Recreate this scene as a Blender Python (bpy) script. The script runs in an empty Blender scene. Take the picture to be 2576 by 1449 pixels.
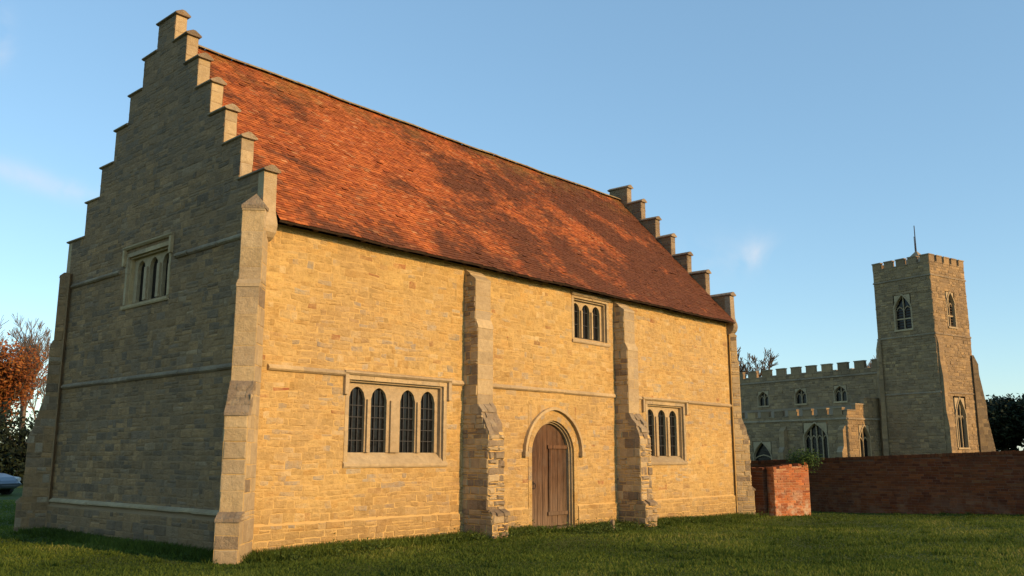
import bpy, math, random
import numpy as np
from mathutils import Vector
random.seed(7); rng=np.random.default_rng(7)
rnd=random.random; U_=random.uniform
scene=bpy.context.scene
COL=scene.collection

# ------------------------------------------------------------------ materials
class M:
    def __init__(s,name):
        s.m=bpy.data.materials.new(name); s.m.use_nodes=True
        s.nt=s.m.node_tree; s.b=s.nt.nodes["Principled BSDF"]
        s.b.inputs["Roughness"].default_value=.9
        s.b.inputs["Specular IOR Level"].default_value=.2
    def n(s,t): return s.nt.nodes.new(t)
    def l(s,a,b): s.nt.links.new(a,b)
    def setin(s,inp,v):
        if isinstance(v,bpy.types.NodeSocket): s.l(v,inp)
        elif isinstance(v,(tuple,list)): inp.default_value=(*v[:3],1) if len(inp.default_value)==4 else v
        else: inp.default_value=v
    def pos(s): return s.n("ShaderNodeNewGeometry").outputs["Position"]
    def attr(s):
        a=s.n("ShaderNodeAttribute"); a.attribute_name="col"
        q=s.n("ShaderNodeSeparateColor"); s.l(a.outputs["Color"],q.inputs[0]); return q.outputs
    def scale(s,v,k):
        q=s.n("ShaderNodeVectorMath"); q.operation='MULTIPLY'; s.l(v,q.inputs[0]); q.inputs[1].default_value=k; return q.outputs[0]
    def noise(s,v,sc,det=5,ro=.6,dist=0):
        q=s.n("ShaderNodeTexNoise"); s.l(v,q.inputs["Vector"]); q.inputs["Scale"].default_value=sc
        q.inputs["Detail"].default_value=det; q.inputs["Roughness"].default_value=ro; q.inputs["Distortion"].default_value=dist
        return q.outputs[0]
    def ramp(s,v,stops,interp='LINEAR'):
        q=s.n("ShaderNodeValToRGB"); s.l(v,q.inputs[0]); e=q.color_ramp.elements; q.color_ramp.interpolation=interp
        while len(e)<len(stops): e.new(.5)
        for i,(p,c) in enumerate(stops):
            e[i].position=p
        for i,(p,c) in enumerate(stops):
            e[i].color=(*c,1) if isinstance(c,tuple) else (c,c,c,1)
        return q.outputs[0]
    def mix(s,f,a,b,mode='MIX'):
        q=s.n("ShaderNodeMix"); q.data_type='RGBA'; q.blend_type=mode
        s.setin(q.inputs[0],f); s.setin(q.inputs[6],a); s.setin(q.inputs[7],b); return q.outputs[2]
    def math(s,op,a,b=0.,clamp=False):
        q=s.n("ShaderNodeMath"); q.operation=op; q.use_clamp=clamp; s.setin(q.inputs[0],a); s.setin(q.inputs[1],b); return q.outputs[0]
    def mr(s,v,a,b,c=0.,d=1.):
        q=s.n("ShaderNodeMapRange"); s.l(v,q.inputs[0])
        for i,x in enumerate((a,b,c,d)): q.inputs[i+1].default_value=x
        return q.outputs[0]
    def z(s,ax=2):
        q=s.n("ShaderNodeSeparateXYZ"); s.l(s.pos(),q.inputs[0]); return q.outputs[ax]
    def bump(s,h,st=.5,d=.02):
        q=s.n("ShaderNodeBump"); q.inputs["Strength"].default_value=st; q.inputs["Distance"].default_value=d
        s.l(h,q.inputs["Height"]); s.l(q.outputs[0],s.b.inputs["Normal"])
    def base(s,c): s.setin(s.b.inputs["Base Color"],c)

def stone_mat(name,stops,stain=(.16,.14,.10),stain_amt=.6,damp=True,lichen=.0,bs=1.,upz=None,smear=None,vari=(.86,1.1),spots=.25,dampc=(.20,.13,.065),erode=None,tint=None):
    m=M(name); P=m.pos(); A=m.attr()
    c=m.ramp(A[0],stops)
    g=m.mr(A[1],0,1,*vari); c=m.mix(1.,c,g,'MULTIPLY')
    if smear:
        n0=m.noise(P,3.4,8,.72,.3); c=m.mix(m.ramp(n0,[(.40,0.),(.60,smear[1])]),c,smear[0])
    n1=m.noise(P,9,6,.65); c=m.mix(1.,c,m.mr(n1,.3,.7,.82,1.14),'MULTIPLY')
    n2=m.noise(P,.55,7,.62,.4); f=m.ramp(n2,[(.45,0.),(.68,1.)]); f=m.math('MULTIPLY',f,stain_amt)
    c=m.mix(f,c,stain)
    if erode:
        n7=m.noise(m.scale(P,(1,1,2.2)),6.5,7,.72,.2); c=m.mix(m.math('MULTIPLY',m.ramp(n7,[(.55,0.),(.66,1.)]),erode[1]),c,erode[0])
    if tint:
        n8=m.noise(P,.32,5,.6); c=m.mix(m.ramp(n8,[(.40,0.),(.60,1.)]),c,m.mix(1.,c,tint,'MULTIPLY'))
    n4=m.noise(P,48,3,.7); c=m.mix(m.math('MULTIPLY',m.ramp(n4,[(.58,0.),(.7,1.)]),spots),c,(.12,.07,.035))
    if damp:
        zz=m.z(); n3=m.noise(P,1.6,4); f=m.math('ADD',m.mr(zz,.0,1.0,1.,0.),m.mr(n3,.3,.7,-.45,.35),True)
        c=m.mix(m.math('MULTIPLY',f,.45),c,dampc)
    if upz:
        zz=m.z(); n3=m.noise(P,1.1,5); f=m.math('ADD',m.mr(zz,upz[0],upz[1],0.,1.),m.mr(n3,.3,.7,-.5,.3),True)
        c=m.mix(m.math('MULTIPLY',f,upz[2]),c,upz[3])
    if lichen:
        n5=m.noise(P,5,6,.7); c=m.mix(m.math('MULTIPLY',m.ramp(n5,[(.56,0.),(.64,1.)]),lichen),c,(.44,.35,.21))
        n6=m.noise(m.scale(P,(1.3,1.1,.9)),7,5,.7); c=m.mix(m.math('MULTIPLY',m.ramp(n6,[(.62,0.),(.68,1.)]),lichen),c,(.40,.20,.035))
    m.base(c)
    h=m.math('ADD',m.noise(P,16,8,.7),m.math('MULTIPLY',m.noise(P,70,3,.6),.35))
    h=m.math('ADD',h,m.math('MULTIPLY',m.noise(m.scale(P,(1,1,1.7)),5,4,.6),1.1))
    m.bump(h,.85*bs,.05)
    return m.m
st_fac=[(0,(.40,.345,.245)),(.06,(.47,.39,.25)),(.10,(.56,.37,.13)),(.4,(.62,.415,.145)),(.62,(.55,.34,.105)),(.72,(.62,.37,.11)),(.82,(.60,.41,.15)),(.94,(.66,.49,.24)),(.986,(.45,.28,.11)),(.993,(.36,.13,.05)),(1,(.34,.12,.05))]
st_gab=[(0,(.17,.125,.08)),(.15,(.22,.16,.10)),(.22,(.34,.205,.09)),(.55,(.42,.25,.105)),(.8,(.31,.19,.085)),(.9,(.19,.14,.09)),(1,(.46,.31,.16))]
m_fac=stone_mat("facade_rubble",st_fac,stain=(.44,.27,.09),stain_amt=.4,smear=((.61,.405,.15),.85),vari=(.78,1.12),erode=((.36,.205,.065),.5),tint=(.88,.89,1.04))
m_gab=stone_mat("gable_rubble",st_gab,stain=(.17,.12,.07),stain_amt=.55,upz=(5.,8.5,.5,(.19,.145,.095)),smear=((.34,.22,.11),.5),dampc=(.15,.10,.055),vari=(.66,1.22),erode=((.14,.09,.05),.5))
st_dr=[(0,(.42,.32,.19)),(.4,(.48,.365,.205)),(.7,(.53,.39,.20)),(1,(.42,.33,.205))]
m_drs=stone_mat("dressed_stone",st_dr,stain=(.33,.235,.125),stain_amt=.6,lichen=.2,bs=.6,vari=(.84,1.08))
m_cap=stone_mat("coping_stone",[(0,(.28,.21,.135)),(1,(.38,.295,.185))],stain=(.15,.11,.07),stain_amt=.7,lichen=.45,bs=1.)
m_chu=stone_mat("church_stone",[(0,(.22,.155,.09)),(.3,(.34,.23,.12)),(.7,(.41,.27,.125)),(1,(.25,.18,.105))],stain=(.20,.14,.08),stain_amt=.6,smear=((.33,.23,.125),.4),vari=(.7,1.18))
def mortar(name,a,b):
    m=M(name);P=m.pos();c=m.mix(m.noise(P,3,8,.7),a,b);m.base(c);m.bump(m.noise(P,45,6,.7),.7,.02);return m.m
m_mor=mortar("mortar",(.52,.33,.115),(.62,.42,.165))
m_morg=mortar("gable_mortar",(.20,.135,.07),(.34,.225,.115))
m_morc=mortar("church_mortar",(.22,.155,.09),(.33,.235,.13))
m_morb=mortar("shaded_brick_mortar",(.11,.06,.04),(.18,.11,.07))
m_morb2=mortar("sunlit_brick_mortar",(.42,.22,.11),(.50,.30,.17))  # sunlit and darker shaded copies of one mortar, light put into colour
def brick(name,k,smear):
    m=M(name);P=m.pos();A=m.attr(); q=lambda *c: tuple(x*k for x in c)
    c=m.ramp(A[0],[(0,q(.20,.06,.026)),(.3,q(.29,.09,.030)),(.7,q(.36,.12,.037)),(.92,q(.25,.09,.04)),(1,q(.37,.17,.065))])
    c=m.mix(1.,c,m.mr(A[1],0,1,.72,1.15),'MULTIPLY')
    c=m.mix(m.math('MULTIPLY',m.ramp(m.noise(P,.9,5,.65),[(.4,0.),(.65,1.)]),.5),c,q(.14,.06,.03))
    f=m.ramp(m.noise(P,2.2,6,.68),[(.47,0.),(.58,1.)]); zz=m.mr(m.z(),.1,.8,smear,smear*.12)
    c=m.mix(m.math('MULTIPLY',f,zz),c,(.54,.42,.28)); m.base(c); m.bump(m.noise(P,40,6,.7),.7,.015); return m.m
m_brk=brick("shaded_red_brick",.50,.1); m_brk2=brick("sunlit_orange_brick",1.5,.9)  # same brick twice: shade painted into the first colour, sunlight into the second
def tile():
    m=M("clay_roof_tile");P=m.pos();A=m.attr()
    c=m.ramp(A[0],[(0,(.32,.078,.022)),(.35,(.43,.115,.029)),(.7,(.53,.155,.038)),(.93,(.37,.11,.038)),(1,(.54,.24,.09))])
    c=m.mix(1.,c,m.mr(A[1],0,1,.80,1.10),'MULTIPLY')
    n=m.noise(P,.50,9,.64,.2); v=m.math('ADD',n,m.mr(A[2],0,1,-.045,.045))
    v=m.math('ADD',v,m.mr(m.z(0),0,16,-.065,.14))
    v=m.math('ADD',v,m.mr(m.z(2),5.5,8.0,.07,-.01))
    f=m.ramp(v,[(.46,0.),(.60,.84)]); c=m.mix(f,c,(.085,.036,.019))
    n2=m.noise(P,2.8,7,.72); c=m.mix(m.math('MULTIPLY',m.ramp(n2,[(.52,0.),(.68,1.)]),.42),c,(.15,.058,.028))
    f=m.math('MULTIPLY',m.mr(m.z(2),9.3,10.4,0.,1.),m.ramp(m.noise(P,1.8,6,.7),[(.44,0.),(.62,1.)]))
    c=m.mix(m.math('MULTIPLY',f,.7),c,(.25,.155,.04))
    n3=m.noise(P,26,3,.7); c=m.mix(m.math('MULTIPLY',m.ramp(n3,[(.64,0.),(.72,1.)]),.3),c,(.26,.20,.13))
    m.base(c); m.bump(m.noise(P,50,4,.7),.4,.008); return m.m
m_til=tile()
def simple(name,c,c2=None,sc=6,rough=.85,metal=0.,bump=.3,vec=None,spec=.25):
    m=M(name);P=m.pos()
    if vec: P=m.scale(P,vec)
    n=m.noise(P,sc,6,.65); m.base(m.mix(m.ramp(n,[(.35,0.),(.65,1.)]),c,c2 or tuple(x*.7 for x in c)))
    m.b.inputs["Roughness"].default_value=rough; m.b.inputs["Metallic"].default_value=metal; m.b.inputs["Specular IOR Level"].default_value=spec
    if bump: m.bump(n,bump,.01)
    return m.m
def wood():
    m=M("oak_door_planks");P=m.pos();A=m.attr();Q=m.scale(P,(14,14,.9))
    n=m.noise(Q,2.2,8,.7,.3); c=m.mix(m.ramp(n,[(.3,0.),(.7,1.)]),(.035,.018,.010),(.17,.085,.040))
    c=m.mix(1.,c,m.mr(A[0],0,1,.5,1.3),'MULTIPLY')
    f=m.math('MULTIPLY',m.mr(m.z(),.0,1.3,1.,0.),m.mr(n,.3,.7,.1,1.)); c=m.mix(m.math('MULTIPLY',f,.8),c,(.25,.18,.11))
    n5=m.noise(P,1.7,5,.7); c=m.mix(m.math('MULTIPLY',m.ramp(n5,[(.45,0.),(.65,1.)]),.4),c,(.14,.10,.07))
    m.base(c); m.b.inputs["Roughness"].default_value=.75; m.bump(n,.7,.012); return m.m
m_wood=wood()
m_dkw=simple("dark_rafter_wood",(.035,.022,.014),(.07,.045,.03),sc=12)
m_iron=simple("wrought_iron",(.018,.016,.015),(.05,.03,.02),sc=30,rough=.6)
m_lead=simple("lead_bars",(.03,.03,.03),(.05,.05,.05),sc=30,rough=.6)
m_ridge=stone_mat("ridge_tile",[(0,(.30,.19,.09)),(.5,(.38,.27,.13)),(1,(.34,.28,.17))],stain=(.26,.19,.08),stain_amt=.7,damp=False,lichen=.6)
def glass():
    m=M("dark_window_glass");P=m.pos();n=m.noise(P,4,2); m.base((.008,.008,.008)); m.b.inputs["Roughness"].default_value=.2
    m.b.inputs["Specular IOR Level"].default_value=.25; m.bump(n,.35,.03); return m.m
m_gls=glass()
def leafm(name,stops,trans=.25):
    m=M(name);A=m.attr(); c=m.ramp(A[0],stops); m.base(c); m.b.inputs["Roughness"].default_value=.75
    t=m.n("ShaderNodeBsdfTranslucent"); m.l(c,t.inputs[0]); x=m.n("ShaderNodeMixShader"); x.inputs[0].default_value=trans
    o=[q for q in m.nt.nodes if q.type=='OUTPUT_MATERIAL'][0]
    m.l(m.b.outputs[0],x.inputs[1]); m.l(t.outputs[0],x.inputs[2]); m.l(x.outputs[0],o.inputs[0]); return m.m
m_gr=leafm("grass_blades",[(0,(.035,.06,.008)),(.4,(.075,.115,.015)),(.75,(.145,.185,.027)),(1,(.30,.27,.075))],.4)
m_weed=leafm("weed_leaves",[(0,(.03,.05,.008)),(.6,(.065,.10,.015)),(1,(.13,.16,.03))])
m_aut=leafm("autumn_leaves",[(0,(.12,.035,.012)),(.5,(.28,.085,.02)),(1,(.42,.17,.035))])
m_evg=leafm("evergreen_leaves",[(0,(.006,.010,.004)),(.6,(.012,.020,.007)),(1,(.026,.036,.012))],.1)
m_ivy=leafm("ivy_leaves",[(0,(.02,.04,.008)),(.6,(.05,.09,.016)),(1,(.09,.14,.025))],.2)
m_bark=simple("bark",(.11,.08,.055),(.06,.045,.03),sc=8,vec=(3,3,.6))
m_twig=simple("pale_twigs",(.20,.155,.12),(.13,.10,.075),sc=3)

# ------------------------------------------------------------------ mesh builder
Z=Vector((0,0,1))
class Fr:
    def __init__(s,o,u,n): s.o=Vector(o); s.u=Vector(u).normalized(); s.n=Vector(n).normalized()
    def p(s,u,n,z): return s.o+s.u*u+s.n*n+Z*z
    def sh(s,u=0,n=0,z=0): return Fr(s.p(u,n,z),s.u,s.n)
class MB:
    def __init__(s,mats): s.v=[];s.f=[];s.m=[];s.c=[];s.mats=mats
    def face(s,pts,m=0,c=None):
        i=len(s.v); s.v.extend(pts); s.f.append(tuple(range(i,i+len(pts)))); s.m.append(m)
        s.c.append(c if c else (rnd(),rnd(),rnd()))
    def box(s,fr,u0,u1,n0,n1,z0,z1,m=0,c=None):
        c=c or (rnd(),rnd(),rnd())
        s.prism(fr,[(u0,z0),(u1,z0),(u1,z1),(u0,z1)],n0,n1,m,c)
    def prism(s,fr,poly,n0,n1,m=0,c=None,caps=True):
        c=c or (rnd(),rnd(),rnd())
        a=[fr.p(u,n1,z) for u,z in poly]; b=[fr.p(u,n0,z) for u,z in poly]
        if caps: s.face(a,m,c); s.face(b[::-1],m,c)
        k=len(poly)
        for i in range(k):
            j=(i+1)%k; s.face([a[j],a[i],b[i],b[j]],m,c)
    def prof(s,fr,poly,u0,u1,m=0,c=None):
        c=c or (rnd(),rnd(),rnd())
        a=[fr.p(u0,n,z) for n,z in poly]; b=[fr.p(u1,n,z) for n,z in poly]
        s.face(a,m,c); s.face(b[::-1],m,c)
        k=len(poly)
        for i in range(k):
            j=(i+1)%k; s.face([a[j],a[i],b[i],b[j]],m,c)
    def tube(s,p0,p1,r0,r1,k=6,m=0,c=None,cap=False):
        d=(p1-p0); 
        if d.length<1e-6: return
        d.normalize(); a=d.orthogonal().normalized(); b=d.cross(a); c=c or (rnd(),rnd(),rnd())
        A=[p0+(a*math.cos(t)+b*math.sin(t))*r0 for t in [2*math.pi*i/k for i in range(k)]]
        B=[p1+(a*math.cos(t)+b*math.sin(t))*r1 for t in [2*math.pi*i/k for i in range(k)]]
        for i in range(k):
            j=(i+1)%k; s.face([A[i],A[j],B[j],B[i]],m,c)
        if cap: s.face(A[::-1],m,c); s.face(B,m,c)
    def obj(s,name,parent=None,label=None,category=None,smooth=False,**kw):
        if not s.v: return None
        V=np.array([tuple(v) for v in s.v],dtype=float)
        lo=V.min(0);hi=V.max(0); L=Vector(((lo[0]+hi[0])/2,(lo[1]+hi[1])/2,lo[2]))
        V=V-np.array(L)
        me=bpy.data.meshes.new(name); me.from_pydata(V.tolist(),[],s.f)
        for mm in s.mats: me.materials.append(mm)
        me.polygons.foreach_set("material_index",s.m)
        ln=np.array([len(f) for f in s.f]); C=np.array(s.c,dtype=np.float32); C=np.concatenate([C,np.ones((len(C),1),np.float32)],1)
        at=me.attributes.new("col",'FLOAT_COLOR','CORNER'); at.data.foreach_set("color",np.repeat(C,ln,axis=0).ravel())
        if smooth: me.polygons.foreach_set("use_smooth",[True]*len(s.f))
        me.update()
        o=bpy.data.objects.new(name,me); COL.objects.link(o)
        o["wloc"]=list(L)
        if parent is not None:
            o.parent=parent; o.location=L-Vector(parent["wloc"])
        else: o.location=L
        if label:o["label"]=label
        if category:o["category"]=category
        for k,v in kw.items(): o[k]=v
        return o
def empty(name,loc,label=None,category=None,parent=None,**kw):
    o=bpy.data.objects.new(name,None); COL.objects.link(o); o["wloc"]=list(loc); o.empty_display_size=.5
    if parent is not None: o.parent=parent; o.location=Vector(loc)-Vector(parent["wloc"])
    else: o.location=loc
    if label:o["label"]=label
    if category:o["category"]=category
    for k,v in kw.items(): o[k]=v
    return o

def subtract(iv,holes):
    out=iv
    for a,b in holes:
        nx=[]
        for p,q in out:
            if b<=p or a>=q: nx.append((p,q)); continue
            if a>p: nx.append((p,a))
            if b<q: nx.append((b,q))
        out=nx
    return [i for i in out if i[1]-i[0]>.02]
def panel(mb,fr,u0,u1,z0,z1,holes,m,n=0):
    us=sorted(set([u0,u1]+[min(max(h[i],u0),u1) for h in holes for i in (0,1)]))
    zs=sorted(set([z0,z1]+[min(max(h[i],z0),z1) for h in holes for i in (2,3)]))
    for a,b in zip(us,us[1:]):
        for c,d in zip(zs,zs[1:]):
            mu=(a+b)/2;mz=(c+d)/2
            if any(h[0]<mu<h[1] and h[2]<mz<h[3] for h in holes): continue
            mb.face([fr.p(a,n,c),fr.p(b,n,c),fr.p(b,n,d),fr.p(a,n,d)],m)
def stones(mb,fr,z0,z1,ext,holes=(),breaks=(),hr=(.08,.16),lr=(.13,.40),raise_=(.002,.012),m=0,gap=.006,jit=.008,bev=.010,n=0.,bond=False,wav=0.,alt=None):
    brk=sorted([b for b in set(list(breaks)+[h[2] for h in holes]+[h[3] for h in holes]+[z1]) if z0<b<=z1+1e-6])
    z=z0;row=0
    W_=lambda u,z: wav*(math.sin(u*1.9+z*2.3)+.6*math.sin(u*4.7-z*3.1+1)+.4*math.sin(u*9.1+z*5.3)) if (z>z0+.1 and z<z1-.15 and not any(h[0]-.25<u<h[1]+.25 and h[2]-.25<z<h[3]+.25 for h in holes)) else 0
    def one(u,l,z,zz,r):
        g=gap*U_(.4,1.5)
        jj=min(jit,l*.12,(zz-z)*.16)
        j=lambda: U_(-jj,jj)
        cu=u+l/2;cz=(z+zz)/2
        o=[(u+g+j(),z+g+j()),(cu+U_(-.2,.2)*l,z+g+j()*.8),(u+l-g+j(),z+g+j()),(u+l-g+j(),zz-g+j()),(cu+U_(-.2,.2)*l,zz-g+j()*.8),(u+g+j(),zz-g+j())]
        if wav: o=[(p,q+W_(p,q)) for p,q in o]
        bb=min(bev*U_(.6,1.8),(zz-z)*.25)
        t=[(p+(bb if i in (0,5) else -bb if i in (2,3) else 0),q+(bb if i<3 else -bb)) for i,(p,q) in enumerate(o)]
        O=[fr.p(p,n+.0005,q) for p,q in o]; tl=U_(-.4,.4)*r/max(l,.05)*2
        T=[fr.p(p,n+r+tl*(p-cu),q) for p,q in t]
        c=(rnd(),rnd(),rnd()); mm=m if not alt or rnd()>alt[0] else alt[1]
        mb.face(T,mm,c)
        for i in range(6):
            k=(i+1)%6; mb.face([O[i],O[k],T[k],T[i]],mm,c)
    while z<z1-.01:
        nb=[b for b in brk if b>z+1e-4][0]
        h=U_(*hr)
        if nb-z<h*1.6: h=(nb-z) if nb-z<hr[1]*1.15 else (nb-z)/2
        zz=z+h; zm=(z+zz)/2
        iv=ext(zm); iv=subtract(iv,[(q[0],q[1]) for q in holes if q[2]<zm<q[3]])
        for a,b in iv:
            u=a; first=True
            while u<b-.005:
                l=U_(*lr)
                if bond and first: l*= .5 if row%2 else 1
                first=False
                if b-(u+l)<lr[0]*.7: l=b-u
                r=U_(*raise_)
                if not bond and h>.10 and h<.2 and rnd()<.36 and l>.16:
                    k=z+h*U_(.35,.65); k2=U_(.3,.7)
                    one(u,l,z,k,r)
                    if rnd()<.4: one(u,l*k2,k,zz,U_(*raise_)); one(u+l*k2,l*(1-k2),k,zz,U_(*raise_))
                    else: one(u,l,k,zz,U_(*raise_))
                else: one(u,l,z,zz,r)
                u+=l
        z=zz;row+=1

def archz(t,zs,za,pt=.25):
    t=min(1,abs(t)); return zs+(za-zs)*((1-pt)*math.sqrt(max(0,1-t*t))+pt*(1-t))
def tracery(mb,fr,u0,u1,z0,z1,lights,zs,za,n0,n1,m=0,pt=.15,K=10):
    c=(rnd(),.6,rnd())
    xs=[u0]+[x for l in lights for x in l]+[u1]
    for i in range(0,len(xs),2):
        mb.box(fr,xs[i],xs[i+1],n0,n1,z0,z1,m,c)
        if 0<i<len(xs)-2:
            cc=(xs[i]+xs[i+1])/2; w=(xs[i+1]-xs[i])*.28
            mb.prism(fr,[(cc-w,z0),(cc+w,z0),(cc+w,zs),(cc-w,zs)],n1+.001,n1+.045,m,c)
    for a,b in lights:
        for k in range(K):
            t0=-1+2*k/K;t1=-1+2*(k+1)/K; ua=a+(b-a)*k/K;ub=a+(b-a)*(k+1)/K
            mb.prism(fr,[(ua,archz(t0,zs,za,pt)),(ub,archz(t1,zs,za,pt)),(ub,z1),(ua,z1)],n0,n1,m,c)
def hood(mb,fr,u0,u1,z,drop,h=.085,d=.075,m=0):
    prof=[(0.002,z-h),(d*.5,z-h),(d,z-h*.6),(d,z-h*.25),(0.002,z)]
    mb.prof(fr,prof,u0,u1,m)
    if drop:
        for a,b in ((u0,u0+h),(u1-h,u1)):
            mb.box(fr,a+.003,b-.003,.002,d*.93,z-drop,z-h+.004,m)
def window(parent,fr,O,lights,zl0,zs,za,hoodr=None,bars=(2,5),sill=True,rec=.13):
    u0,u1,z0,z1=O
    mb=MB([m_drs])
    w=.085
    def blocks(a,b,c,d,vert):
        if vert:
            z=c
            while z<d-.02:
                h=U_(.22,.42); h=h if d-z-h>.12 else d-z
                mb.box(fr,a,b,-.26,.008+U_(0,.008),z+.002,z+h-.002); z+=h
        else:
            u=a
            while u<b-.02:
                l=U_(.3,.6); l=l if b-u-l>.15 else b-u
                mb.box(fr,u+.002,u+l-.002,-.26,.008+U_(0,.008),c,d); u+=l
    blocks(u0-w,u0,z0,z1,True); blocks(u1,u1+w,z0,z1,True); blocks(u0-w,u1+w,z1,z1+w,False)
    for a,b in ((u0,u0+.035),(u1-.035,u1)): mb.box(fr,a,b,-.25,-.05,z0,z1-.036)
    mb.box(fr,u0,u1,-.25,-.05,z1-.035,z1-.001)
    if sill:
        mb.prof(fr,[(-.25,z0-.10),(.03,z0-.10),(.045,z0-.07),(.045,z0-.03),(-.16,zl0-.005),(-.25,zl0-.005)],u0-w-.01,u1+w+.01)
    tracery(mb,fr,u0+.036,u1-.036,zl0-.003,z1-.037,lights,zs,za,-.22,-rec)
    win=mb.obj("window",parent)
    g=MB([m_gls]); g.box(fr,u0+.04,u1-.04,-.245,-.205,zl0-.004,z1-.05); g.obj("glass",win)
    if bars[0] or bars[1]:
        b=MB([m_lead]); 
        for a,c in lights:
            for i in range(1,bars[0]+1):
                x=a+(c-a)*i/(bars[0]+1); b.box(fr,x-.008,x+.008,-.195,-.178,zl0,archz((x-(a+c)/2)/((c-a)/2),zs,za,.15))
            for i in range(1,bars[1]+1):
                zz=zl0+(za-zl0)*i/(bars[1]+.6)
                b.box(fr,a+.001,c-.001,-.193,-.180,zz-.008,zz+.008) if zz<zs+.05 else None
        b.obj("glazing_bar",win)
    if hoodr:
        h=MB([m_drs]); hood(h,fr,hoodr[0],hoodr[1],hoodr[2],hoodr[3]); h.obj("hood_mould",win)
    return win

def buttress(parent,o,u,n,w,stages,ztop,mats,hr=(.2,.36),name="buttress",label=None,lr=(.24,.46),cap=None,rough=0):
    mb=MB(mats); fr=Fr(o,u,n).sh(u=-w/2)
    prof=[(-.12,stages[0][0])]
    for z0,z1,d in stages: prof+= [(d,z0),(d,z1)]
    prof+=[(.0,ztop),(-.12,ztop)]
    mb.prof(fr,prof,0,w,1)
    for i,(z0,z1,d) in enumerate(stages):
        ro=rough if z1<2.4 else 0; big=ro>.3
        stones(mb,fr,max(z0,-.3),z1,lambda z:[(0,w)],hr=hr if not big else (.08,.2),lr=lr if not big else (.12,.34),raise_=(.001,.006+.05*ro),m=0,n=d,bev=.008+.02*ro,jit=.004+.016*ro,gap=.003+.004*ro,alt=(.4*ro,2) if ro else None)
        nz=stages[i+1][0] if i+1<len(stages) else ztop; nd=stages[i+1][2] if i+1<len(stages) else 0
        K=max(1,round((nz-z1)/.14))
        for k in range(K):
            a=k/K;b=(k+1)/K; da=d+(nd-d)*a;db=d+(nd-d)*b;za=z1+(nz-z1)*a;zb=z1+(nz-z1)*b
            e=.010+U_(0,.008+.05*ro)
            cuts=[-.006+U_(-.015,.015)*ro,w*U_(.2,.4),w*U_(.6,.8),w+.006+U_(-.015,.015)*ro] if ro else [-.006,w+.006]
            for q0,q1 in zip(cuts,cuts[1:]):
                ee=e+U_(-.05,.04)*ro; zj=U_(-.035,.035)*ro
                mb.prof(fr,[(db-.1,za),(da+ee,za-.01),(da+ee-.01,za+.045+zj),(db+.012,zb+.016+zj),(db-.1,zb+.016+zj)],q0,q1-.002,2 if ro or i==0 else 0)
    def dep(z):
        for i,(z0,z1,d) in enumerate(stages):
            if z<z1: 
                if z>=z0: return d
                pz=stages[i-1][1];pd=stages[i-1][2]; return pd+(d-pd)*(z-pz)/max(.01,z0-pz)
        return stages[-1][2]*(ztop-z)/max(.01,(ztop-stages[-1][1]))
    br=[s for st in stages for s in st[:2]]
    zt=stages[-1][1]
    for sd,off in ((-1,0),(1,w)):
        f=Fr(fr.p(off,0,0),fr.n,fr.u*sd)
        stones(mb,f,-.3,zt,lambda z:[(-.1,max(.02,dep(z)-.002))],breaks=br,hr=hr if rough<.3 else (.09,.22),lr=lr if rough<.3 else (.14,.34),raise_=(.001,.007+.018*rough),m=0,bev=.012,alt=(.3*rough,2) if rough else None)
    if cap: cap(mb,fr,w)
    return mb.obj(name,parent,label=label)

# ------------------------------------------------------------------ ground shape
def S(t): 
    t=np.clip(t,0,1); return t*t*(3-2*t)
def gz(x,y):
    x=np.asarray(x,float);y=np.asarray(y,float)
    g=-.15*S((x-6)/10)*S((y+8)/6)*S((60-x)/30)
    g=g+.02*np.sin(x*.9+.5*y)*np.cos(y*.7-.3*x)+.010*np.sin(x*2.3+1)*np.sin(y*2.9)
    return g
def gzf(x,y): return float(gz(x,y))
def make_ground():
    def ax(c,near,far):
        a=list(np.arange(-near,near+.01,.5)); s=.5;v=near
        while v<far: s*=1.35; v+=s; a=[-v]+a+[v]
        return np.array(a)
    xs=ax(0,32,5000)+4; ys=ax(0,32,5000)
    X,Y=np.meshgrid(xs,ys,indexing='ij'); Zg=gz(X,Y)
    n,m=X.shape; v=np.stack([X,Y,Zg],-1).reshape(-1,3)
    f=[(i*m+j,(i+1)*m+j,(i+1)*m+j+1,i*m+j+1) for i in range(n-1) for j in range(m-1)]
    me=bpy.data.meshes.new("ground"); me.from_pydata(v.tolist(),[],f)
    me.polygons.foreach_set("use_smooth",[True]*len(f))
    g=M("grass_ground");P=g.pos()
    c=g.mix(g.ramp(g.noise(P,.8,8,.7),[(.35,0.),(.65,1.)]),(.045,.065,.010),(.10,.13,.02))
    c=g.mix(g.math('MULTIPLY',g.ramp(g.noise(P,14,6,.7),[(.5,0.),(.7,1.)]),.4),c,(.12,.10,.03))
    g.base(c); g.bump(g.noise(P,30,6,.8),1.,.06); me.materials.append(g.m)
    o=bpy.data.objects.new("ground",me); COL.objects.link(o); o["kind"]="structure"
make_ground()

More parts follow.
